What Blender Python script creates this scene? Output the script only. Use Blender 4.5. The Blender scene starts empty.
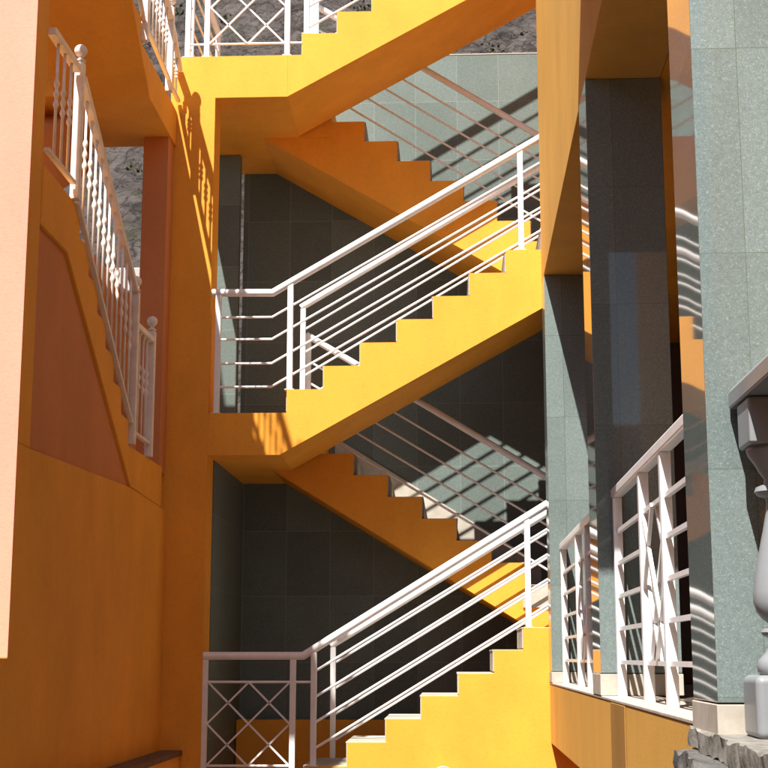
import bpy, bmesh, math, random
from mathutils import Vector, noise
from math import radians, sin, cos, pi

random.seed(7)
S = bpy.context.scene
COL = S.collection
EYE = 1.7                      # camera height above the ground; all z below are written relative to the eye

# ------------------------------------------------------------------ materials
def new_mat(name):
    m = bpy.data.materials.new(name); m.use_nodes = True
    nt = m.node_tree; b = nt.nodes['Principled BSDF']
    return m, nt, b
def N(nt, t, **kw):
    n = nt.nodes.new(t)
    for k, v in kw.items(): setattr(n, k, v)
    return n
def coords(nt, scale=(1,1,1)):
    g = N(nt, 'ShaderNodeNewGeometry'); mp = N(nt, 'ShaderNodeMapping')
    mp.inputs['Scale'].default_value = scale
    nt.links.new(g.outputs['Position'], mp.inputs['Vector'])
    return mp.outputs['Vector']
def noise_tex(nt, vec, scale, detail=4, rough=.6):
    n = N(nt, 'ShaderNodeTexNoise'); n.inputs['Scale'].default_value = scale
    n.inputs['Detail'].default_value = detail; n.inputs['Roughness'].default_value = rough
    nt.links.new(vec, n.inputs['Vector']); return n.outputs['Fac']
def ramp(nt, fac, stops):
    r = N(nt, 'ShaderNodeValToRGB'); e = r.color_ramp.elements
    while len(e) < len(stops): e.new(.5)
    for i, (p, c) in enumerate(stops):
        e[i].position = p; e[i].color = (c[0], c[1], c[2], 1) if not isinstance(c, (int, float)) else (c, c, c, 1)
    nt.links.new(fac, r.inputs['Fac']); return r.outputs['Color']
def mixc(nt, fac, a, b, mode='MIX'):
    m = N(nt, 'ShaderNodeMix', data_type='RGBA', blend_type=mode)
    for sock, v in ((m.inputs[0], fac), (m.inputs[6], a), (m.inputs[7], b)):
        if isinstance(v, (int, float)): sock.default_value = v
        elif isinstance(v, tuple): sock.default_value = (v[0], v[1], v[2], 1)
        else: nt.links.new(v, sock)
    return m.outputs[2]
def bump(nt, b, h, strength, dist):
    n = N(nt, 'ShaderNodeBump'); n.inputs['Strength'].default_value = strength
    n.inputs['Distance'].default_value = dist
    nt.links.new(h, n.inputs['Height']); nt.links.new(n.outputs['Normal'], b.inputs['Normal'])

def stucco(name, c, var=.10, streak=.10, rough=.75):
    m, nt, b = new_mat(name)
    v = coords(nt); vs = coords(nt, (1.6, 1.6, .55))
    lo = tuple(x*(1-var) for x in c); hi = tuple(min(1, x*(1+var)) for x in c)
    a = ramp(nt, noise_tex(nt, v, 1.3, 5), [(.3, lo), (.7, hi)])
    st = ramp(nt, noise_tex(nt, vs, 2.0, 4), [(.35, 1-streak), (.62, 1.0)])
    colr = mixc(nt, 1.0, a, st, 'MULTIPLY')
    sp = ramp(nt, noise_tex(nt, v, 38, 3), [(.28, .93), (.5, 1.0)])
    colr = mixc(nt, 1.0, colr, sp, 'MULTIPLY')
    nt.links.new(colr, b.inputs['Base Color'])
    b.inputs['Roughness'].default_value = rough
    b.inputs['Specular IOR Level'].default_value = .25
    bump(nt, b, noise_tex(nt, v, 70, 6, .7), .35, .004)
    return m
def granite(name, base, tile=None, origin=(0,0,0), rough=.12, grout=(.3,.34,.3), width=.004, wave=0.0, speck=.45):
    """speckled stone slabs, joints drawn on the (x+y, z) grid of real slab sizes"""
    m, nt, b = new_mat(name)
    v = coords(nt)
    vo = N(nt, 'ShaderNodeTexVoronoi'); vo.inputs['Scale'].default_value = 330
    nt.links.new(v, vo.inputs['Vector'])
    sepc = N(nt, 'ShaderNodeSeparateColor'); nt.links.new(vo.outputs['Color'], sepc.inputs[0])
    c1 = ramp(nt, sepc.outputs[0], [(0, tuple(x*.86 for x in base)), (.5, base), (.9, tuple(x*1.10 for x in base)), (.99, tuple(min(.6, x*1.35+.02) for x in base))])
    n2 = ramp(nt, noise_tex(nt, v, 60, 5, .75), [(.3, .84), (.7, 1.12)])
    c1 = mixc(nt, 1.0, c1, n2, 'MULTIPLY')
    n3 = ramp(nt, noise_tex(nt, v, 2.2, 3), [(.3, .93), (.7, 1.05)])
    c1 = mixc(nt, 1.0, c1, n3, 'MULTIPLY')
    if tile:
        g = N(nt, 'ShaderNodeNewGeometry'); sx = N(nt, 'ShaderNodeSeparateXYZ')
        nt.links.new(g.outputs['Position'], sx.inputs[0])
        def lines(sock, size, off):
            a = N(nt, 'ShaderNodeMath', operation='SUBTRACT'); nt.links.new(sock, a.inputs[0]); a.inputs[1].default_value = off
            d = N(nt, 'ShaderNodeMath', operation='PINGPONG'); nt.links.new(a.outputs[0], d.inputs[0]); d.inputs[1].default_value = size/2
            l = N(nt, 'ShaderNodeMath', operation='LESS_THAN'); nt.links.new(d.outputs[0], l.inputs[0]); l.inputs[1].default_value = width/2
            # random tone per slab
            q = N(nt, 'ShaderNodeMath', operation='DIVIDE'); nt.links.new(a.outputs[0], q.inputs[0]); q.inputs[1].default_value = size
            f = N(nt, 'ShaderNodeMath', operation='FLOOR'); nt.links.new(q.outputs[0], f.inputs[0])
            return l.outputs[0], f.outputs[0]
        lx, fx = lines(sx.outputs[0], tile[0], origin[0])
        lz, fz = lines(sx.outputs[2], tile[1], origin[2])
        mx = N(nt, 'ShaderNodeMath', operation='MAXIMUM'); nt.links.new(lx, mx.inputs[0]); nt.links.new(lz, mx.inputs[1])
        cb = N(nt, 'ShaderNodeCombineXYZ'); nt.links.new(fx, cb.inputs[0]); nt.links.new(fz, cb.inputs[1])
        wn = N(nt, 'ShaderNodeTexWhiteNoise', noise_dimensions='3D'); nt.links.new(cb.outputs[0], wn.inputs['Vector'])
        tone = ramp(nt, wn.outputs['Value'], [(0, .86), (1, 1.12)])
        c1 = mixc(nt, 1.0, c1, tone, 'MULTIPLY')
        c1 = mixc(nt, mx.outputs[0], c1, grout)
    nt.links.new(c1, b.inputs['Base Color'])
    b.inputs['Roughness'].default_value = rough
    b.inputs['Specular IOR Level'].default_value = speck
    if wave:
        bump(nt, b, noise_tex(nt, coords(nt, (1,1.5,.25)), 1.0, 0, .3), 1.0, wave)
    return m
def paint(name, c, rough=.35, spec=.5, dirt=.12):
    m, nt, b = new_mat(name)
    v = coords(nt)
    a = ramp(nt, noise_tex(nt, v, 9, 5, .7), [(.25, tuple(x*(1-dirt) for x in c)), (.6, c)])
    nt.links.new(a, b.inputs['Base Color'])
    b.inputs['Roughness'].default_value = rough; b.inputs['Specular IOR Level'].default_value = spec
    bump(nt, b, noise_tex(nt, v, 60, 3), .15, .001)
    return m
def stone(name, lo, hi, scale=9, bs=.8, bd=.02, stretch=(1,1,1)):
    m, nt, b = new_mat(name)
    v = coords(nt, stretch)
    a = ramp(nt, noise_tex(nt, v, scale, 8, .7), [(.3, lo), (.68, hi)])
    nt.links.new(a, b.inputs['Base Color']); b.inputs['Roughness'].default_value = .9
    b.inputs['Specular IOR Level'].default_value = .2
    bump(nt, b, noise_tex(nt, v, scale*2.5, 8, .75), bs, bd)
    return m

M = {}
M['yellow'] = stucco('yellow_paint', (.81, .340, .036), .07, .09)
M['apricot'] = stucco('apricot_paint', (.68, .375, .080), .07, .08)
M['ochre'] = stucco('ochre_paint', (.66, .285, .06), .06, .12)
M['dark_ochre'] = stucco('dark_ochre_stucco', (.36, .185, .045), .06, .12)
M['kerb'] = stone('pale_rough_stone', (.09, .085, .075), (.36, .34, .30), 16, .8, .01)
M['brown'] = stucco('orange_brown_paint', (.74, .325, .038), .08, .08)
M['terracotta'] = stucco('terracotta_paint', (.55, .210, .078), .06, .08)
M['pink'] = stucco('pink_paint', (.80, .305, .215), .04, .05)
M['granite'] = granite('green_granite', (.165, .203, .192), (.375, .596), (.81, 0, 1.088+EYE), rough=.14, grout=(.09,.12,.09), width=.003)
M['granite_near'] = granite('green_granite_polished', (.165, .205, .198), (.75, .596), (.81, 0, 1.088+EYE), rough=.03, grout=(.10,.13,.10), width=.002, wave=.0035)
M['wall_tile'] = granite('grey_green_wall_tile', (.135, .165, .15), (.372, .55), (.078, 0, 4.353+EYE), rough=.55, grout=(.20,.225,.21), width=.005, speck=.12)
M['cream'] = stone('cream_stone', (.34, .30, .25), (.50, .455, .39), 6, .25, .003)
M['white'] = paint('white_paint', (.82, .80, .80), .3)
M['white_old'] = paint('weathered_white_paint', (.76, .68, .62), .5, dirt=.25)
M['grey_paint'] = paint('grey_paint', (.225, .24, .255), .32, dirt=.10)
M['dark_metal'] = paint('dark_iron', (.05, .05, .06), .4)
M['rough_stone'] = stone('rough_stone', (.10, .10, .095), (.30, .29, .27), 14, 1.0, .03)
M['hill'] = None
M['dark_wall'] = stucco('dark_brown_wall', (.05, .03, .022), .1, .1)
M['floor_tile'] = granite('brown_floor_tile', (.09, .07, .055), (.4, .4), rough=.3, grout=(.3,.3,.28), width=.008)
M['ground'] = stone('ground_asphalt', (.04, .04, .04), (.075, .07, .065), 5, .5, .01)
M['leaf'] = stone('dry_scrub_leaf', (.03, .035, .018), (.09, .09, .045), 6, .4, .02)
M['salmon'] = stucco('salmon_paint', (.52, .22, .14), .08, .1)
M['offwhite'] = stucco('offwhite_paint', (.42, .37, .35), .05, .1)
M['window_dark'] = paint('dark_glass', (.03, .035, .045), .08)
M['metal_grey'] = paint('grey_metal', (.3, .28, .26), .35)
M['brick'] = stone('brown_stone_cap', (.10, .055, .035), (.2, .11, .07), 12, .3, .004)

def hill_material():
    m, nt, b = new_mat('rocky_hillside')
    v = coords(nt, (1, 1, 1)); vb = coords(nt, (.8, .8, 1.2))
    big = ramp(nt, noise_tex(nt, vb, .8, 9, .75), [(.28, (.045, .038, .034)), (.45, (.12, .10, .092)), (.6, (.20, .165, .15)), (.78, (.30, .26, .235))])
    vo = N(nt, 'ShaderNodeTexVoronoi', feature='DISTANCE_TO_EDGE'); vo.inputs['Scale'].default_value = 1.4
    w = noise_tex(nt, v, 1.5, 6)
    mpv = N(nt, 'ShaderNodeVectorMath', operation='SCALE'); nt.links.new(vb, mpv.inputs[0])
    cmb = N(nt, 'ShaderNodeVectorMath', operation='ADD'); nt.links.new(vb, cmb.inputs[0])
    mul = N(nt, 'ShaderNodeMath', operation='MULTIPLY'); nt.links.new(w, mul.inputs[0]); mul.inputs[1].default_value = 2.2
    nt.links.new(mul.outputs[0], cmb.inputs[1]); nt.links.new(cmb.outputs[0], vo.inputs['Vector'])
    crack = ramp(nt, vo.outputs['Distance'], [(.0, .35), (.09, 1.0)])
    c = mixc(nt, 1.0, big, crack, 'MULTIPLY')
    olive = ramp(nt, noise_tex(nt, v, .55, 5, .65), [(.58, 0.0), (.68, 1.0)])
    c = mixc(nt, olive, c, (.085, .09, .05))
    nt.links.new(c, b.inputs['Base Color']); b.inputs['Roughness'].default_value = .95
    b.inputs['Specular IOR Level'].default_value = .1
    bump(nt, b, noise_tex(nt, vb, 3.2, 9, .8), 1.0, .35)
    return m
M['hill'] = hill_material()

# ------------------------------------------------------------------ mesh helpers
class MB:
    def __init__(s): s.bm = bmesh.new(); s.smooth = False
    def face(s, vs):
        try: s.bm.faces.new(vs)
        except ValueError: pass
    def prism(s, pts, fn, a, b):
        A = [s.bm.verts.new(fn(p, a)) for p in pts]; B = [s.bm.verts.new(fn(p, b)) for p in pts]
        s.face(A); s.face(B[::-1])
        n = len(pts)
        for i in range(n): s.face([A[i], B[i], B[(i+1) % n], A[(i+1) % n]])
        return s
    def prismY(s, pts, y0, y1): return s.prism(pts, lambda p, t: (p[0], t, p[1]+EYE), y0, y1)
    def prismX(s, pts, x0, x1): return s.prism(pts, lambda p, t: (t, p[0], p[1]+EYE), x0, x1)
    def prismZ(s, pts, z0, z1): return s.prism(pts, lambda p, t: (p[0], p[1], t+EYE), z0, z1)
    def box(s, x0, x1, y0, y1, z0, z1):
        return s.prismZ([(x0,y0),(x1,y0),(x1,y1),(x0,y1)], z0, z1)
    def bar(s, p, q, w, h=None, n=4, up=(0,0,1), rot=None):
        """bar from p to q: round (n>4) of radius w, or rectangular w x h"""
        p = Vector((p[0], p[1], p[2]+EYE)); q = Vector((q[0], q[1], q[2]+EYE)); d = (q-p).normalized()
        u = Vector(up)
        if abs(d.dot(u)) > .97: u = Vector((1,0,0))
        a = d.cross(u).normalized(); b = a.cross(d).normalized()
        if h is None:
            offs = [a*cos(2*pi*i/n)*w + b*sin(2*pi*i/n)*w for i in range(n)]
        else:
            offs = [a*w/2+b*h/2, -a*w/2+b*h/2, -a*w/2-b*h/2, a*w/2-b*h/2]
        A = [s.bm.verts.new(p+o) for o in offs]; B = [s.bm.verts.new(q+o) for o in offs]
        s.face(A); s.face(B[::-1]); k = len(offs)
        for i in range(k): s.face([A[i], B[i], B[(i+1) % k], A[(i+1) % k]])
        return s
    def path(s, pts, r, n=12):
        """round tube with mitred bends"""
        P = [Vector((a, b, c+EYE)) for a, b, c in pts]; rings = []
        for i, p in enumerate(P):
            d0 = (P[i]-P[i-1]).normalized() if i else (P[1]-P[0]).normalized()
            d1 = (P[i+1]-P[i]).normalized() if i < len(P)-1 else d0
            t = (d0+d1).normalized(); side = Vector((0,1,0)) if abs(t.y) < .9 else Vector((1,0,0))
            a = side; b = t.cross(a).normalized(); a = b.cross(t).normalized()
            k = 1/max(.5, t.dot(d1))
            rings.append([s.bm.verts.new(p + a*cos(2*pi*j/n)*r + b*sin(2*pi*j/n)*r*k) for j in range(n)])
        for A, B in zip(rings, rings[1:]):
            for j in range(n): s.face([A[j], B[j], B[(j+1) % n], A[(j+1) % n]])
        s.face(rings[0]); s.face(rings[-1][::-1]); s.smooth = True
        return s
    def lathe(s, cx, cy, prof, n=20):
        rings = []
        for r, z in prof:
            rings.append([s.bm.verts.new((cx+r*cos(2*pi*j/n), cy+r*sin(2*pi*j/n), z+EYE)) for j in range(n)])
        for A, B in zip(rings, rings[1:]):
            for j in range(n): s.face([A[j], A[(j+1) % n], B[(j+1) % n], B[j]])
        s.face(rings[0][::-1]); s.face(rings[-1]); s.smooth = True
        return s
    def build(s, name, mat, parent=None, bevel=0, seg=2, label=None):
        bmesh.ops.recalc_face_normals(s.bm, faces=s.bm.faces)
        loc = Vector((0,0,0))
        if parent is not None:
            p = parent
            while p is not None: loc += p.location; p = p.parent
        elif s.bm.verts:
            xs = [v.co.x for v in s.bm.verts]; ys = [v.co.y for v in s.bm.verts]; zs = [v.co.z for v in s.bm.verts]
            loc = Vector(((min(xs)+max(xs))/2, (min(ys)+max(ys))/2, min(zs)))
        bmesh.ops.translate(s.bm, verts=s.bm.verts, vec=-loc)
        me = bpy.data.meshes.new(name); s.bm.to_mesh(me); s.bm.free()
        o = bpy.data.objects.new(name, me); COL.objects.link(o)
        me.materials.append(mat)
        if parent is not None: o.parent = parent
        else: o.location = loc
        if s.smooth:
            me.polygons.foreach_set('use_smooth', [True]*len(me.polygons))
            me.set_sharp_from_angle(angle=radians(38))
        if bevel:
            bv = o.modifiers.new('bevel', 'BEVEL'); bv.width = bevel; bv.segments = seg
            bv.limit_method = 'ANGLE'; bv.angle_limit = radians(35); bv.harden_normals = True
        if label: o['label'] = label
        return o

def thing(name, label, cat, loc, group=None):
    o = bpy.data.objects.new(name, None); COL.objects.link(o)
    o.empty_display_size = .1
    o.location = (loc[0], loc[1], loc[2]+EYE); o['label'] = label; o['category'] = cat
    if group: o['group'] = group
    return o
def tag(o, label, cat, group=None):
    o['label'] = label; o['category'] = cat
    if group: o['group'] = group
    return o
def structure(o): o['kind'] = 'structure'; return o

GZ = -EYE                     # ground, relative to the eye
YF, YI, YN, YB = 10.6, 11.47, 11.51, 12.42    # stair front, inner edges, back wall
XR, XL, XF = .685, -2.095, -1.80

# ------------------------------------------------------------------ staircase
st = thing('staircase', 'yellow switchback concrete staircase rising through three storeys in the middle', 'staircase', (-.6, 11.5, GZ))
MB().box(-2.145, XF, YF, 10.87, GZ, 4.2495).build('column', M['yellow'], st)
def landing(zt, zb, label):
    # L-shaped at the rear of the column for the lower ones
    m = MB()
    if zt > 4: m.prismZ([(-2.145,YF),(-1.241,YF),(-1.241,11.505),(-.974,11.505),(-.974,YB-.002),(-2.145,YB-.002)], zb, zt)
    else: m.prismZ([(XF+.001,YF+.0),(-1.264,YF),(-1.264,11.505),(-1.052,11.505),(-1.052,YB-.002),(-2.10,YB-.002),(-2.10,10.873),(XF+.001,10.873)], zb, zt)
    return m.build('landing', M['yellow'], st)
landing(4.59, 4.25, '')
landing(1.776, 1.462, '')
lb = MB().prismZ([(XF+.001,YF),(-1.062,YF),(-1.062,YB-.002),(-2.10,YB-.002),(-2.10,10.873),(XF+.001,10.873)], -1.2, -.925).build('landing', M['yellow'], st, .008)
for zt in (5.98, 3.17, .375):
    MB().box(.970, 2.1, YF+.002, YB-.002, zt-.33, zt).build('landing', M['yellow'], st, .008)

def flight(x0, z0, run, rise, n, direction, sof, y0, y1, solid=False, levels=None, foot=None, tail=None):
    """stepped flight; direction +1 rises to the right, -1 rises to the left; sof(x) underside"""
    pts = []; tiles = MB(); x, z = x0, z0
    lv = levels or [(x0+direction*run*k, z0+rise*(k+1)) for k in range(n)]
    ends = [l[0] for l in lv[1:]] + [lv[-1][0]+direction*run]
    prev = z0
    top = [(lv[0][0], prev)] if not solid else [(lv[0][0], GZ)]
    if foot is not None: top = [(foot, prev)] + top
    for (xs, zl), xe in zip(lv, ends):
        top += [(xs, zl), (xe, zl)]
        t = .022
        ov = .012
        a, b = (xs-direction*ov, xe)
        # tread slab with nosing and the riser tile beneath it
        ya, yb = (y0+.035, y1-.012) if y0 < 11 else (y0+.03, y1-.004)
        tiles.box(min(a,b), max(a,b), ya, yb, zl-.006, zl+.005)
        r0, r1 = sorted((xs-direction*.008, xs+direction*.004))
        tiles.box(r0, r1, ya, yb, prev+.016, zl-.008)
        prev = zl
    xe = ends[-1]
    if solid: top.append((xe, GZ))
    else:
        if tail: top += [(xe, tail[1]), (tail[0], tail[1])]
        else: top.append((xe, sof(xe)))
        top.append((lv[0][0], sof(lv[0][0])))
        if foot is not None: top.append((foot, sof(foot)))
    f = MB().prismY(top, y0, y1).build('flight', M['yellow'], st)
    tiles.build('step_tiles', M['cream'], f, .002, 1)
    return f
flight(-1.131, 4.59, .2725, .1748, 7, 1, lambda x: 4.937+.5537*x, YF, YI, foot=-1.240)
flight(-1.217, 1.776, .273, .175, 8, 1, lambda x: 2.168+.5584*x, YF, YI, foot=-1.263)
flight(0, -.925, .27, .16, 0, 1, None, YF, YI, solid=True,
       levels=[(-1.06,-.765),(-.756,-.60),(-.48,-.437),(-.228,-.277),(.038,-.12),(.292,.045),(.503,.202),(.77,.375)])
flight(.934, 3.155, .2725, .1755, 7, -1, lambda x: 3.333-.595*x, YN, YB-.002, tail=(-1.54, 4.249))
flight(.85, .375, .2715, .174, 7, -1, lambda x: .5865-.613*x, YN, YB-.002, tail=(-1.425, 1.461))
# skirting boards of the back flight
MB().prismY([(-1.0,1.60),(-1.0,1.86),(.75,.77),(.75,.52)], YB-.014, YB-.004).build('skirting', M['cream'], st, .002)
MB().prismY([(.548,.375),(.548,.47),(.62,.50),(.73,.56),(.846,.56),(.846,.375)], YN-.016, YN-.003).build('skirting', M['cream'], st, .001)

# ------------------------------------------------------------------ railings on the staircase
HR, RR, PR = .029, .009, .021
def post(parent, x, y, z0, z1, r=PR, mat=None):
    m = MB().box(x-r, x+r, y-r, y+r, z0, z1)
    if y < 11: m.box(x-r-.016, x+r+.016, y-.034, y+r+.018, z0, z0+.007)
    m.build('post', mat or M['white'], parent, .003, 1)
def rail(parent, pts, r=RR, name='rail'):
    return MB().path(pts, r, 8 if r < .015 else 14).build(name, M['white'], parent)
def lattice(parent, a, b, z0, z1, axis, const, r=.0075):
    m = MB(); mid = (a+b)/2; zm = (z0+z1)/2
    def P(u, z, d): return (u, const+d, z) if axis == 'x' else (const+d, u, z)
    segs = [((a,z1),(b,z0),.009),((b,z1),(a,z0),-.009),((mid,z1),(b,zm),-.009),((b,zm),(mid,z0),.009),((mid,z0),(a,zm),-.009),((a,zm),(mid,z1),.009)]
    for (u0,w0),(u1,w1),d in segs: m.bar(P(u0,w0,d), P(u1,w1,d), r*2, r*1.6)
    return m.build('lattice', M['white'], parent)
YO = 10.635
GR = 'white tube railings of the staircase'
# middle storey, outer
r = thing('railing', 'white tube railing with four bent rails along the front of the middle landing and flight', 'railing', (-.6, YO, 1.776), GR)
sl = .588
rail(r, [(XF-.0,YO,2.705),(-1.335,YO,2.70),(.95,YO,2.70+sl*2.285)], HR, 'handrail')
for z in (2.512, 2.342, 2.157, 1.979):
    rail(r, [(-1.76,YO,z),(-1.337,YO,z),(.95,YO,z+.583*2.287)])
post(r, -1.745, YO, 1.776, 2.69); post(r, -1.20, YO, 1.95, 2.77); post(r, .541, YO, 3.001, 3.80)
# bottom storey, outer
r = thing('railing', 'white railing with a diamond lattice panel along the front of the lowest landing and flight', 'railing', (-.6, YO, -.925), GR)
rail(r, [(XF-.025,YO,.006),(-1.078,YO,.006),(.95,YO,.006+.613*2.028)], HR, 'handrail')
rail(r, [(-1.79,YO,-.179),(-1.005,YO,-.179)]); rail(r, [(-1.79,YO,-.764),(-1.15,YO,-.764)])
lattice(r, -1.765, -1.170, -.764, -.179, 'x', YO)
post(r, -1.785, YO, -.925, -.02); post(r, -1.150, YO, -.925, -.02); post(r, -1.0, YO, -.765, .03); post(r, .545, YO, .202, .98)
for z in (-.108, -.290, -.468, -.648): rail(r, [(-1.0,YO,z),(.95,YO,z+.602*1.95)])
# top storey, outer
r = thing('railing', 'white railing with a diamond lattice panel on the topmost landing against the hillside', 'railing', (-.6, YO, 4.59), GR)
rail(r, [(-2.06,YO,5.51),(-1.26,YO,5.51),(.95,YO,5.51+.588*2.21)], HR, 'handrail')
rail(r, [(-2.03,YO,4.705),(-1.10,YO,4.705)]); rail(r, [(-2.03,YO,5.32),(-1.10,YO,5.32)])
lattice(r, -1.86, -1.27, 4.705, 5.32, 'x', YO)
for x in (-2.03, -1.88, -1.25): post(r, x, YO, 4.59, 5.50)
post(r, -1.10, YO, 4.766, 5.58)
for z in (4.82, 4.995, 5.17, 5.35): rail(r, [(-1.10,YO,z),(.95,YO,z+.585*2.05)])
# inner rails of the front flights
yi = 11.43
def inner(label, x0, z0, zt, x1=.95, slp=.60, first=.20, sp=.19):
    r = thing('railing', label, 'railing', (-.1, yi, z0), GR)
    rail(r, [(x0,yi,z0),(x1,yi,z0+slp*(x1-x0))], HR*.95, 'handrail')
    for k in range(4): rail(r, [(x0,yi,z0-first-sp*k),(x1,yi,z0-first-sp*k+slp*(x1-x0))])
    post(r, x0+.02, yi, zt, z0-.01)
    post(r, x1-.02, yi, z0+slp*(x1-x0)-.85, z0+slp*(x1-x0)-.02)
inner('white inner railing rising right on the middle flight, seen behind its front railing', -1.205, 2.775, 1.95)
inner('white inner railing rising right on the lowest flight, seen just under its front handrail', -.945, .083, -.765, slp=.605, first=.150, sp=.194)
inner('white inner railing of the topmost flight, its foot just right of the lattice panel', -1.12, 5.60, 4.766)
# rails of the back flights
def backrail(label, x0, z0, slp, ztop):
    r = thing('railing', label, 'railing', (-.1, YN+.02, ztop), GR)
    y = YN+.03; x1 = .93; L = x1-x0
    rail(r, [(x0,y,z0),(x1,y,z0-slp*L)], HR*.9, 'handrail')
    for k in range(4): rail(r, [(x0,y,z0-.205-.176*k),(x1,y,z0-.205-.176*k-slp*L)])
    post(r, x0+.02, y, ztop, z0-.01); post(r, x1-.02, y, z0-slp*L-.84, z0-slp*L-.02)
backrail('shaded railing descending right along the upper rear flight before the tiled wall', -1.17, 4.845+.64*.978, .64, 4.58)
backrail('shaded railing descending right along the lower rear flight beneath the middle flight', -1.17, 2.575, .612, 1.776)
# side railings of the landings
for z, lab in ((4.59, 'white railing closing the left side of the topmost landing, running away from view'), (1.776, 'white railing closing the left side of the middle landing behind the column')):
    r = thing('railing', lab, 'railing', (-2.06, 11.6, z), GR)
    rail(r, [(-2.06,10.90,z+.92),(-2.06,12.25,z+.92)], HR, 'handrail')
    for k in range(4): rail(r, [(-2.06,10.90,z+.74-.18*k),(-2.06,12.25,z+.74-.18*k)])
    post(r, -2.06, 10.93, z, z+.91); post(r, -2.06, 12.22, z, z+.91)

# ------------------------------------------------------------------ tiled walls behind the stairs
w = thing('tiled_wall', 'tall grey green tiled wall closing the back of the staircase, striped with railing shadows', 'wall', (.4, 12.55, GZ))
MB().box(-1.83, 3.6, YB, YB+.2, GZ, 5.345).build('wall_body', M['wall_tile'], w, .004)
MB().box(-1.835, 3.605, YB-.004, YB+.204, 5.345, 5.357).build('coping', M['cream'], w, .004)
w = thing('tiled_pier', 'narrow lit grey green tiled pier beside the yellow column on the middle landing', 'wall', (-2.0, 11.95, 1.776))
MB().box(-2.60, -1.79, 11.9, 12.0, 1.777, 4.249).build('pier_body', M['wall_tile'], w, .003)
w = thing('side_wall', 'dark polished side wall under the middle landing, right of the yellow column', 'wall', (-1.9, 11.6, GZ))
MB().box(-2.09, -1.792, 10.874, YB-.004, -.924, 1.461).build('wall_body', M['wall_tile'], w)
lw = MB().box(-1.785, .9, 12.2, 12.33, -.924, -.51).build('parapet', M['brown'], None, .006)
tag(lw, 'low dark orange parapet behind the lattice panel of the lowest landing', 'wall')
lamp = thing('wall_lamp', 'small round bulkhead lamp at the foot of the yellow stair wall', 'lamp', (-.075, 10.6, -.86))
def disc(m, cx, cy0, cy1, cz, r, n=24):
    pts = [(cx+r*cos(2*pi*i/n), cz+r*sin(2*pi*i/n)) for i in range(n)]
    return m.prismY(pts, cy0, cy1)
disc(MB(), -.075, 10.56, 10.598, -.84, .085).build('base', M['metal_grey'], lamp, .008)
disc(MB(), -.075, 10.50, 10.558, -.84, .068).build('diffuser', M['white_old'], lamp, .02, 3)

# ------------------------------------------------------------------ left building
lbld = thing('building', 'orange brown building side in shade filling the left edge, with a sunlit pink pier', 'building', (-2.8, 8.7, GZ))
# lower wall, long
MB().prismX([(5.2,GZ),(10.598,GZ),(10.598,1.055),(9.38,1.088),(7.12,1.02),(6.9,1.02),(6.9,-.004),(5.2,-.004)], -2.45, XL).build('wall', M['brown'], lbld, .006)
MB().prismZ([(XL,6.9),(XL,7.10),(-2.135,7.10),(-2.135,6.95),(-2.325,6.95),(-2.325,6.9)], 1.02, 5.3).build('pier', M['brown'], lbld, .006)
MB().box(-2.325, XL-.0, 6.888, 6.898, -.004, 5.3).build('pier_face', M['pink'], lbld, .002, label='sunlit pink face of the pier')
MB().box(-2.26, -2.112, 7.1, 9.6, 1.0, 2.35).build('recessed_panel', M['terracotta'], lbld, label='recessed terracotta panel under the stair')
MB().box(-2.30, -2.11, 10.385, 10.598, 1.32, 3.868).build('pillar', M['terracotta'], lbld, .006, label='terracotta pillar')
MB().box(-2.09, -1.95, 7.0, 10.597, GZ, -.69).build('plinth', M['yellow'], lbld, .006)
MB().box(-2.088, -1.93, 7.0, 10.595, -.69, -.655).build('plinth_cap', M['brick'], lbld, .004)
for px0, px1 in ((-3.9, -3.6),): MB().box(px0, px1, 6.9, 7.15, GZ, 6.05).build('pier', M['brown'], lbld, .006)

ls = thing('staircase', 'orange brown staircase inside the left building, its stringer slanting down away from view', 'staircase', (-2.5, 8.8, GZ))
def left_storey(dz, first):
    n = 7; y0, z0, y1, z1 = 7.87, 2.50, 9.50, 1.35
    run = (y1-y0)/n; rise = (z0-z1)/n
    pts = [(7.102, z0)]
    y, z = y0, z0
    for k in range(n):
        pts.append((y, z)); z -= rise; pts.append((y, z)); y += run
    pts += [(10.597 if not first else 10.383, z1)]
    if first:
        pts += [(10.383, 1.06), (9.38, 1.092), (7.63, 2.18), (7.102, 2.18)]
    else:
        pts += [(10.597, z1-.28), (9.62, z1-.28), (7.85, z0-.28), (7.102, z0-.28)]
    pts = [(a, b+dz) for a, b in pts]
    MB().prismX(pts, -2.76, XL+(.0 if not first else .004)).build('flight', M['brown'], ls, .006)
    # tread tiles
    t = MB(); y, z = y0, z0
    for k in range(n):
        z -= rise; t.box(-2.74, XL-.012, y+.0, y+run+.012, z+dz-.004, z+dz+.016); y += run
    t.build('step_tiles', M['metal_grey'] if first else M['cream'], ls, .002, 1)
left_storey(0, True); left_storey(2.79, False)
# the return flight behind, rising away
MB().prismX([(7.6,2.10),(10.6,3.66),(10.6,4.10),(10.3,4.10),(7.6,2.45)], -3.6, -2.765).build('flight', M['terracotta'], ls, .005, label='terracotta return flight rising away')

MB().prismX([(7.6,4.89),(10.6,6.45),(10.6,6.89),(10.3,6.89),(7.6,5.24)], -3.6, -2.765).build('flight', M['terracotta'], ls, .005)  # unseen upper return flight, added to block sun leaking onto the column
for z in (1.35, 4.14): MB().box(-3.6, -2.762, 9.55, 10.597, z-.28, z).build('landing', M['brown'], ls, .005)
for z in (2.50, 5.29): MB().box(-3.6, -2.762, 7.16, 7.59, z-.28, z).build('landing', M['brown'], ls, .005)

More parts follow.
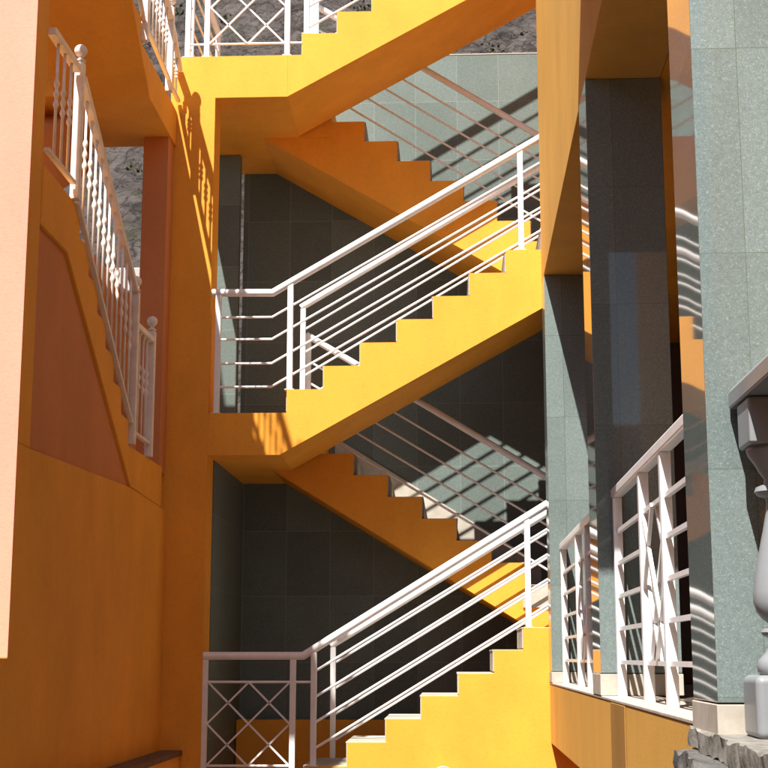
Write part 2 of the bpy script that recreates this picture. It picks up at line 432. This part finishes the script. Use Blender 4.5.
# balusters, made once and copied
def baluster_mesh(h):
    m = MB(); r = .0085; c = h*.55; P = [(r,0)]
    for k in (-.062, 0, .062):
        P += [(r, c+k-.024), (.012, c+k-.016), (.017, c+k), (.012, c+k+.016), (r, c+k+.024)]
    P += [(r, h)]
    m.lathe(0, 0, [(a, b-EYE) for a, b in P], 10)
    bmesh.ops.recalc_face_normals(m.bm, faces=m.bm.faces)
    me = bpy.data.meshes.new('baluster'); m.bm.to_mesh(me); m.bm.free(); me.materials.append(M['white_old'])
    me.polygons.foreach_set('use_smooth', [True]*len(me.polygons))
    return me
BAL = baluster_mesh(.70)
def put_baluster(parent, x, y, z, sz=1):
    o = bpy.data.objects.new('baluster', BAL); COL.objects.link(o); o.parent = parent
    o.location = Vector((x, y, z+EYE)) - parent.location; o.scale = (1, 1, sz)
def newel(parent, x, y, z0, z1):
    p = MB().box(x-.026, x+.026, y-.026, y+.026, z0, z1).build('newel_post', M['white_old'], parent, .004, 1)
    prof = [(.012, z1-.002), (.030, z1+.006), (.030, z1+.014), (.014, z1+.022), (.014, z1+.036)]
    for i in range(1, 9):
        a = -pi/2 + pi*i/9; prof.append((.037*cos(a), z1+.072+.037*sin(a)))
    prof.append((.004, z1+.1095))
    MB().lathe(x, y, prof, 18).build('ball_finial', M['white_old'], p)
XB = -2.082
def left_rail(up, lab):
    dz = 2.79 if up else 0
    r = thing('balustrade', lab, 'railing', (XB, 8.9, 2.5+dz), 'white baluster railings on the left staircase')
    # (y0, y1, handrail z0, z1, bottom rail z0, z1)
    if up:
        segs = [(7.11, 7.65, 3.20, 3.20, 2.585, 2.585), (7.75, 9.28, 3.04, 2.27, 2.50, 1.50),
                (9.34, 10.17, 2.24, 1.93, 1.50, 1.445), (10.23, 10.58, 1.90, 1.68, 1.43, 1.43)]
        nw = [(7.70, 2.502, 3.25), (9.31, 1.36, 2.30), (10.20, 1.352, 2.01)]
    else:
        segs = [(7.11, 7.65, 3.24, 3.25, 2.585, 2.585), (7.75, 9.28, 3.24, 2.385, 2.50, 1.50), (9.34, 9.83, 2.16, 2.17, 1.445, 1.445)]
        nw = [(7.70, 2.502, 3.31), (9.31, 1.36, 2.38), (9.86, 1.352, 2.235)]
    for ya, yb, ha, hb, ba, bb in segs:
        MB().bar((XB, ya, ha+dz), (XB, yb, hb+dz), .05, .04).build('handrail', M['white_old'], r, .006, 2)
        MB().bar((XB, ya, ba+dz), (XB, yb, bb+dz), .03, .022).build('bottom_rail', M['white_old'], r, .002, 1)
        n = max(2, int(round((yb-ya)/.125)))
        for k in range(1, n):
            t = k/n; z0 = ba+(bb-ba)*t; z1 = ha+(hb-ha)*t
            put_baluster(r, XB, ya+(yb-ya)*t, z0+dz, (z1-z0-.01)/.70)
    for y, z0, z1 in nw: newel(r, XB, y, z0+dz, z1+dz)
    return r
left_rail(False, 'weathered white baluster railing with ball finials on the lower left staircase')
left_rail(True, 'sunlit white baluster railing with ball finial on the upper left staircase')

# ------------------------------------------------------------------ right wing
rb = thing('building', 'right wing with ochre upper wall, ochre base wall and dark passage behind its pillars', 'building', (2.0, 8.0, GZ))
def soffit(y): return 2.735 + (10.33-y)*.0324
# upper wall towards the stair, then the slightly recessed part nearer
MB().prismX([(7.35,soffit(7.35)),(10.598,soffit(10.598)),(10.598,5.95),(7.35,5.95)], XR, 1.06).build('upper_wall', M['apricot'], rb, .003)
MB().prismX([(3.3,soffit(3.3)),(7.348,soffit(7.348)),(7.348,5.95),(3.3,5.95)], XR, 1.06).build('upper_wall', M['apricot'], rb, .003)
MB().prismX([(3.3,soffit(3.3)),(12.41,soffit(12.41)),(12.41,soffit(12.41)+.06),(3.3,soffit(3.3)+.2)], 1.062, 3.4).build('ceiling', M['yellow'], rb)
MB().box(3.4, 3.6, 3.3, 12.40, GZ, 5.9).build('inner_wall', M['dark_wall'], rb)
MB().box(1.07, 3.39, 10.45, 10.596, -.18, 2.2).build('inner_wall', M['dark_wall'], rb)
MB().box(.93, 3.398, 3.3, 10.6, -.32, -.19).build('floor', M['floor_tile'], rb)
# base wall with an opening near the stair
MB().prismX([(3.95,-.193),(10.598,-.193),(10.598,-.60),(7.0,-.60),(7.0,GZ),(3.95,GZ)], XR, .93).build('base_wall', M['apricot'], rb, .006)
MB().box(XR-.006, XR-.001, 5.98, 6.50, GZ, -.194).build('dark_strip', M['dark_ochre'], rb, .003)  # thin upright strip of darker ochre on the base wall
MB().box(.93, 1.0, 7.0, 10.59, GZ, -.60).build('recess_wall', M['brown'], rb)
MB().box(XR-.002, .93, 3.93, 10.599, -.192, -.178).build('sill', M['cream'], rb, .004)
MB().box(1.44, 1.56, 10.43, 10.448, 1.86, 2.02).build('wall_box', M['metal_grey'], rb)

def pillar(y0, y1, label, mat, zb, deep=False):
    p = thing('pillar', label, 'pillar', (.87, (y0+y1)/2, -.178), 'green granite pillars of the right wing')
    MB().box(XR, 1.06, y0, y1, zb, soffit(y0)-.002).build('shaft', mat, p, .003, 2)
    MB().box(XR-.004, 1.064, y0-.006, y1+(.006 if y1 < 10.5 else 0), -.177 if y0 > 4 else -.215, zb-.004).build('plinth', M['cream'], p, .003)
    return p
pillar(10.33, 10.597, 'farthest granite pillar, pale green with a slanting shadow, next to the yellow stair', M['granite'], -.10)
pillar(6.93, 7.30, 'shaded granite pillar between the two slanting white railings', M['granite_near'], -.075)
pillar(3.90, 4.29, 'nearest speckled grey green granite pillar at the right edge, fully sunlit', M['granite_near'], -.118)

XW = .778
def wing_rail(y_far, y_near, yb, yc, label):
    r = thing('railing', label, 'railing', (XW, (y_far+y_near)/2, -.178), 'white flat railings between granite pillars')
    MB().bar((XW, y_near, .758), (XW, y_far, .758), .05, .045).build('handrail', M['white'], r, .008, 2)
    zs = (.575, .427, .275, .127, -.025)
    for y in (y_far-.035, yb, yc, y_near+.035):
        MB().box(XW-.021, XW+.021, y-.021, y+.021, -.178, .735).build('post', M['white'], r, .002, 1)
    for a, b in ((y_far-.035, yb), (yc, y_near+.035)):
        for z in zs: MB().bar((XW,b+.02,z), (XW,a-.02,z), .018, .018).build('rail', M['white'], r)
    for z in (zs[0], zs[-1]): MB().bar((XW,yc+.02,z), (XW,yb-.02,z), .018, .018).build('rail', M['white'], r)
    m = MB(); a, b, z0, z1 = yc+.021, yb-.021, zs[-1], zs[0]; mid = (a+b)/2; zm = (z0+z1)/2
    for (u0,w0),(u1,w1),d in [((a,z1),(b,z0),.008),((b,z1),(a,z0),-.008),((mid,z1),(b,zm),-.008),((b,zm),(mid,z0),.008),((mid,z0),(a,zm),-.008),((a,zm),(mid,z1),.008)]:
        m.bar((XW+d,u0,w0), (XW+d,u1,w1), .014, .022)
    m.build('lattice', M['white'], r)
wing_rail(10.33, 7.30, 9.07, 8.42, 'smaller white railing with lattice between the farthest and the shaded granite pillars')
wing_rail(6.93, 4.29, 5.95, 5.33, 'larger white railing with lattice between the shaded and the nearest granite pillars')

# ------------------------------------------------------------------ grey balustrade and rough stone kerb at the lower right
g = thing('balustrade', 'grey painted balustrade with a turned baluster standing at the lower right corner', 'railing', (.83, 3.3, -.2))
MB().prismY([(.742,.650),(.742,.692),(.756,.712),(.904,.712),(.918,.692),(.918,.650)], 2.3, 3.885).build('handrail', M['grey_paint'], g, .006, 2)
def urn(cy):
    cx = .825
    b = MB().box(cx-.09, cx+.09, cy-.09, cy+.09, -.20, -.045).build('pedestal', M['grey_paint'], g, .020, 4)
    prof = [(.060,-.045),(.066,-.036),(.067,-.022),(.062,-.008),(.054,.000),(.044,.012),(.036,.030),(.036,.046),(.050,.052),(.054,.060),(.050,.068),(.033,.074),(.034,.082),(.048,.092),(.062,.110),(.069,.135),(.068,.16),(.062,.20),(.053,.245),(.044,.285),(.036,.32),(.029,.355),(.025,.385),(.028,.396),(.046,.402),(.054,.412),(.050,.424),(.030,.432),(.028,.445),(.040,.462),(.052,.485),(.066,.505),(.070,.518),(.066,.528)]
    MB().lathe(cx, cy, prof, 40).build('baluster', M['grey_paint'], g)
    MB().box(cx-.075, cx+.075, cy-.075, cy+.075, .528, .649).build('top_block', M['grey_paint'], g, .008, 2)
for cy in (3.74, 3.36, 2.98, 2.60): urn(cy)

def rough_block(name, x0, x1, y0, y1, z0, z1, step, amp, mat, left_slope=0):
    bm = bmesh.new()
    nx, ny, nz = [max(2, int((b-a)/step)) for a, b in ((x0,x1),(y0,y1),(z0,z1))]
    grid = {}
    def vert(i, j, k):
        if (i,j,k) not in grid:
            p = Vector((x0+(x1-x0)*i/nx, y0+(y1-y0)*j/ny, z0+(z1-z0)*k/nz))
            q = p*7
            d = Vector((noise.noise(q), noise.noise(q+Vector((31,7,3))), noise.noise(q+Vector((5,77,13)))))
            d += .5*Vector((noise.noise(q*3), noise.noise(q*3+Vector((31,7,3))), noise.noise(q*3+Vector((5,77,13)))))
            k2 = amp*(.12 if k == nz and 0 < i else 1)
            p.x += left_slope*(p.y-y0)/(y1-y0)*(1-i/nx)
            grid[(i,j,k)] = bm.verts.new(p + d*k2 + Vector((0,0,EYE)))
        return grid[(i,j,k)]
    for i in range(nx):
        for j in range(ny):
            for k in (0, nz): bm.faces.new([vert(i,j,k), vert(i+1,j,k), vert(i+1,j+1,k), vert(i,j+1,k)])
    for i in range(nx):
        for k in range(nz):
            for j in (0, ny): bm.faces.new([vert(i,j,k), vert(i+1,j,k), vert(i+1,j,k+1), vert(i,j,k+1)])
    for j in range(ny):
        for k in range(nz):
            for i in (0, nx): bm.faces.new([vert(i,j,k), vert(i,j+1,k), vert(i,j+1,k+1), vert(i,j,k+1)])
    m = MB(); m.bm.free(); m.bm = bm; m.smooth = True
    return m
k = rough_block('kerb', .590, 1.25, 2.3, 4.31, -.252, -.196, .014, .015, M['rough_stone'], .085).build('stone_kerb', M['kerb'])
tag(k, 'rough broken stone kerb under the grey balustrade', 'kerb')
k = rough_block('wall', .50, 1.2, 2.0, 4.27, GZ, -.256, .03, .028, M['rough_stone'], .12).build('stone_wall', M['rough_stone'])
tag(k, 'rough grey stone wall below the kerb in the lower right corner', 'wall')

# ------------------------------------------------------------------ unseen balcony slab added above the view to shade the middle pillar
MB().box(.045, XR+.010, 5.05, 6.90, 3.38, 3.56).build('balcony_slab', M['apricot'], rb, .01)

# ------------------------------------------------------------------ unseen buildings added around the camera to block sky light
ob = thing('building', 'plain ochre building added unseen behind the viewpoint to block sky light', 'building', (0, -8, GZ))
MB().box(-12, 12, -12, -6.5, GZ, 3.2).build('wall', M['ochre'], ob, .02)
for x in (-9, -6, -3, 0, 3, 6, 9):
    for z in (.6,): MB().box(x-.6, x+.6, -6.52, -6.44, z, z+1.6).build('window', M['window_dark'], ob)
nb = thing('building', 'low brown building added unseen left of the viewpoint to block sky light', 'building', (-5, -1, GZ))
MB().box(-9, -3.3, -6.4, 5.0, GZ, 4.6).build('wall', M['brown'], nb, .02)
rn = thing('building', 'brown building added unseen right of the viewpoint to block sky light', 'building', (5, -2, GZ))
MB().box(2.6, 9, -6.4, 2.2, GZ, 7.0).build('wall', M['brown'], rn, .02)

# ------------------------------------------------------------------ far house and hillside
fh = thing('house', 'small far salmon house with white roof parapet seen through the left staircase', 'house', (-5.6, 21, GZ))
MB().box(-8.2, -4.45, 20.0, 24.0, GZ, 5.10).build('wall', M['salmon'], fh, .02)
MB().box(-8.3, -4.40, 19.9, 24.1, 5.10, 5.45).build('roof_parapet', M['offwhite'], fh, .02)
MB().box(-8.3, -4.50, 19.5, 19.98, 4.25, 4.46).build('balcony_slab', M['offwhite'], fh, .02)
MB().box(-8.3, -4.50, 19.5, 19.6, 3.72, 4.10).build('balcony_wall', M['offwhite'], fh, .02)
for x in (-7.4, -6.3, -5.25):
    wv = MB().box(x-.33, x+.33, 19.96, 20.03, 2.2, 3.6).build('window', M['window_dark'], fh)
    MB().box(x-.40, x+.40, 19.93, 19.97, 2.1, 2.18).build('sill', M['offwhite'], wv)
for x in (-7.4, -6.3, -5.25):
    MB().box(x-.25, x+.25, 19.96, 20.03, 4.5, 4.78).build('window', M['window_dark'], fh)

bm = bmesh.new(); NX, NY = 210, 190
vs = {}
for i in range(NX+1):
    for j in range(NY+1):
        x = -26+52*i/NX; t = j/NY; y = 23+50*t
        z = -2.2+.80*(y-23)+6*t*t
        q = Vector((x*.16, y*.16, 0))
        h = 2.2*noise.fractal(q, 1.0, 2.0, 7)
        h += 1.1*abs(noise.noise(Vector((x*.45, y*.9, 4)))) + .35*noise.noise(Vector((x*1.5, y*2.2, 9))) + .22*noise.noise(Vector((x*3.4, y*4, 2)))
        hz = z+h
        st_ = 1.1; f = hz/st_; fr = f-math.floor(f)        # rock ledges
        hz = (math.floor(f)+min(1, max(0, (fr-.25)/.45)))*st_*.25 + hz*.75
        vs[i,j] = bm.verts.new((x, y, hz+EYE))
for i in range(NX):
    for j in range(NY): bm.faces.new([vs[i,j], vs[i+1,j], vs[i+1,j+1], vs[i,j+1]])
me = bpy.data.meshes.new('hill'); bm.to_mesh(me); bm.free(); me.materials.append(M['hill'])
hill = structure(bpy.data.objects.new('hill', me)); COL.objects.link(hill)
# scrub on the slope
def hz_at(x, y):
    i = min(NX, max(0, round((x+26)/52*NX))); j = min(NY, max(0, round((y-23)/50*NY)))
    return me.vertices[i*(NY+1)+j].co.z
bm = bmesh.new()
for _ in range(520):
    x = random.uniform(-18, 14); y = random.uniform(24, 62)
    if noise.noise(Vector((x*.2, y*.2, 3))) < -.12: continue
    z = hz_at(x, y); s = random.uniform(.12, .42)
    for _ in range(34):
        d = Vector((random.gauss(0,1), random.gauss(0,1), abs(random.gauss(0,.8)))) * s*.45
        c = Vector((x, y, z)) + d
        a = Vector((random.uniform(-1,1), random.uniform(-1,1), random.uniform(-1,1))).normalized()*s*.22
        b = a.cross(Vector((random.uniform(-1,1), random.uniform(-1,1), random.uniform(-1,1)))).normalized()*s*.16
        bm.faces.new([bm.verts.new(c-a), bm.verts.new(c+b), bm.verts.new(c+a), bm.verts.new(c-b)])
me2 = bpy.data.meshes.new('scrub'); bm.to_mesh(me2); bm.free(); me2.materials.append(M['leaf'])
sc = bpy.data.objects.new('scrub', me2); COL.objects.link(sc); sc['kind'] = 'stuff'
sc['label'] = 'dry low scrub scattered over the rocky hillside'; sc['category'] = 'scrub'

gr = MB(); gr.prismZ([(-400,-400),(400,-400),(400,400),(-400,400)], GZ-.05, GZ)
structure(gr.build('ground', M['ground']))

# ------------------------------------------------------------------ camera
f = 1457.; p = radians(10.6); psi = math.atan(69*cos(p)/f)
cam = bpy.data.cameras.new('camera'); co = bpy.data.objects.new('camera', cam); COL.objects.link(co)
cam.sensor_width = 36; cam.lens = 36*f/768; cam.clip_end = 1000; cam.clip_start = .05
co.location = (0, 0, EYE); co.rotation_euler = (pi/2+p, 0, psi)
S.camera = co

# ------------------------------------------------------------------ light
to_sun = Vector((-.212, -.627, 1)).normalized()
sun = bpy.data.lights.new('sun', 'SUN'); sun.energy = 5.0; sun.angle = radians(.5); sun.color = (1, .965, .90)
so = bpy.data.objects.new('sun', sun); COL.objects.link(so)
so.rotation_euler = to_sun.to_track_quat('Z', 'Y').to_euler(); so.location = (-3, -8, 14)
W = bpy.data.worlds.new('World'); S.world = W; W.use_nodes = True
nt = W.node_tree; bg = nt.nodes['Background']
sky = nt.nodes.new('ShaderNodeTexSky'); sky.sky_type = 'NISHITA'; sky.sun_disc = False
sky.sun_elevation = math.asin(to_sun.z); sky.sun_rotation = radians(199)
nt.links.new(sky.outputs[0], bg.inputs[0]); bg.inputs[1].default_value = .06

S.render.engine = 'CYCLES'
S.cycles.max_bounces = 10; S.cycles.diffuse_bounces = 6; S.cycles.glossy_bounces = 5
S.view_settings.view_transform = 'Standard'; S.view_settings.look = 'None'
S.view_settings.gamma = 1; S.view_settings.use_curve_mapping = False
S.view_settings.exposure = 1.2
S.render.resolution_x = 1024; S.render.resolution_y = 1024
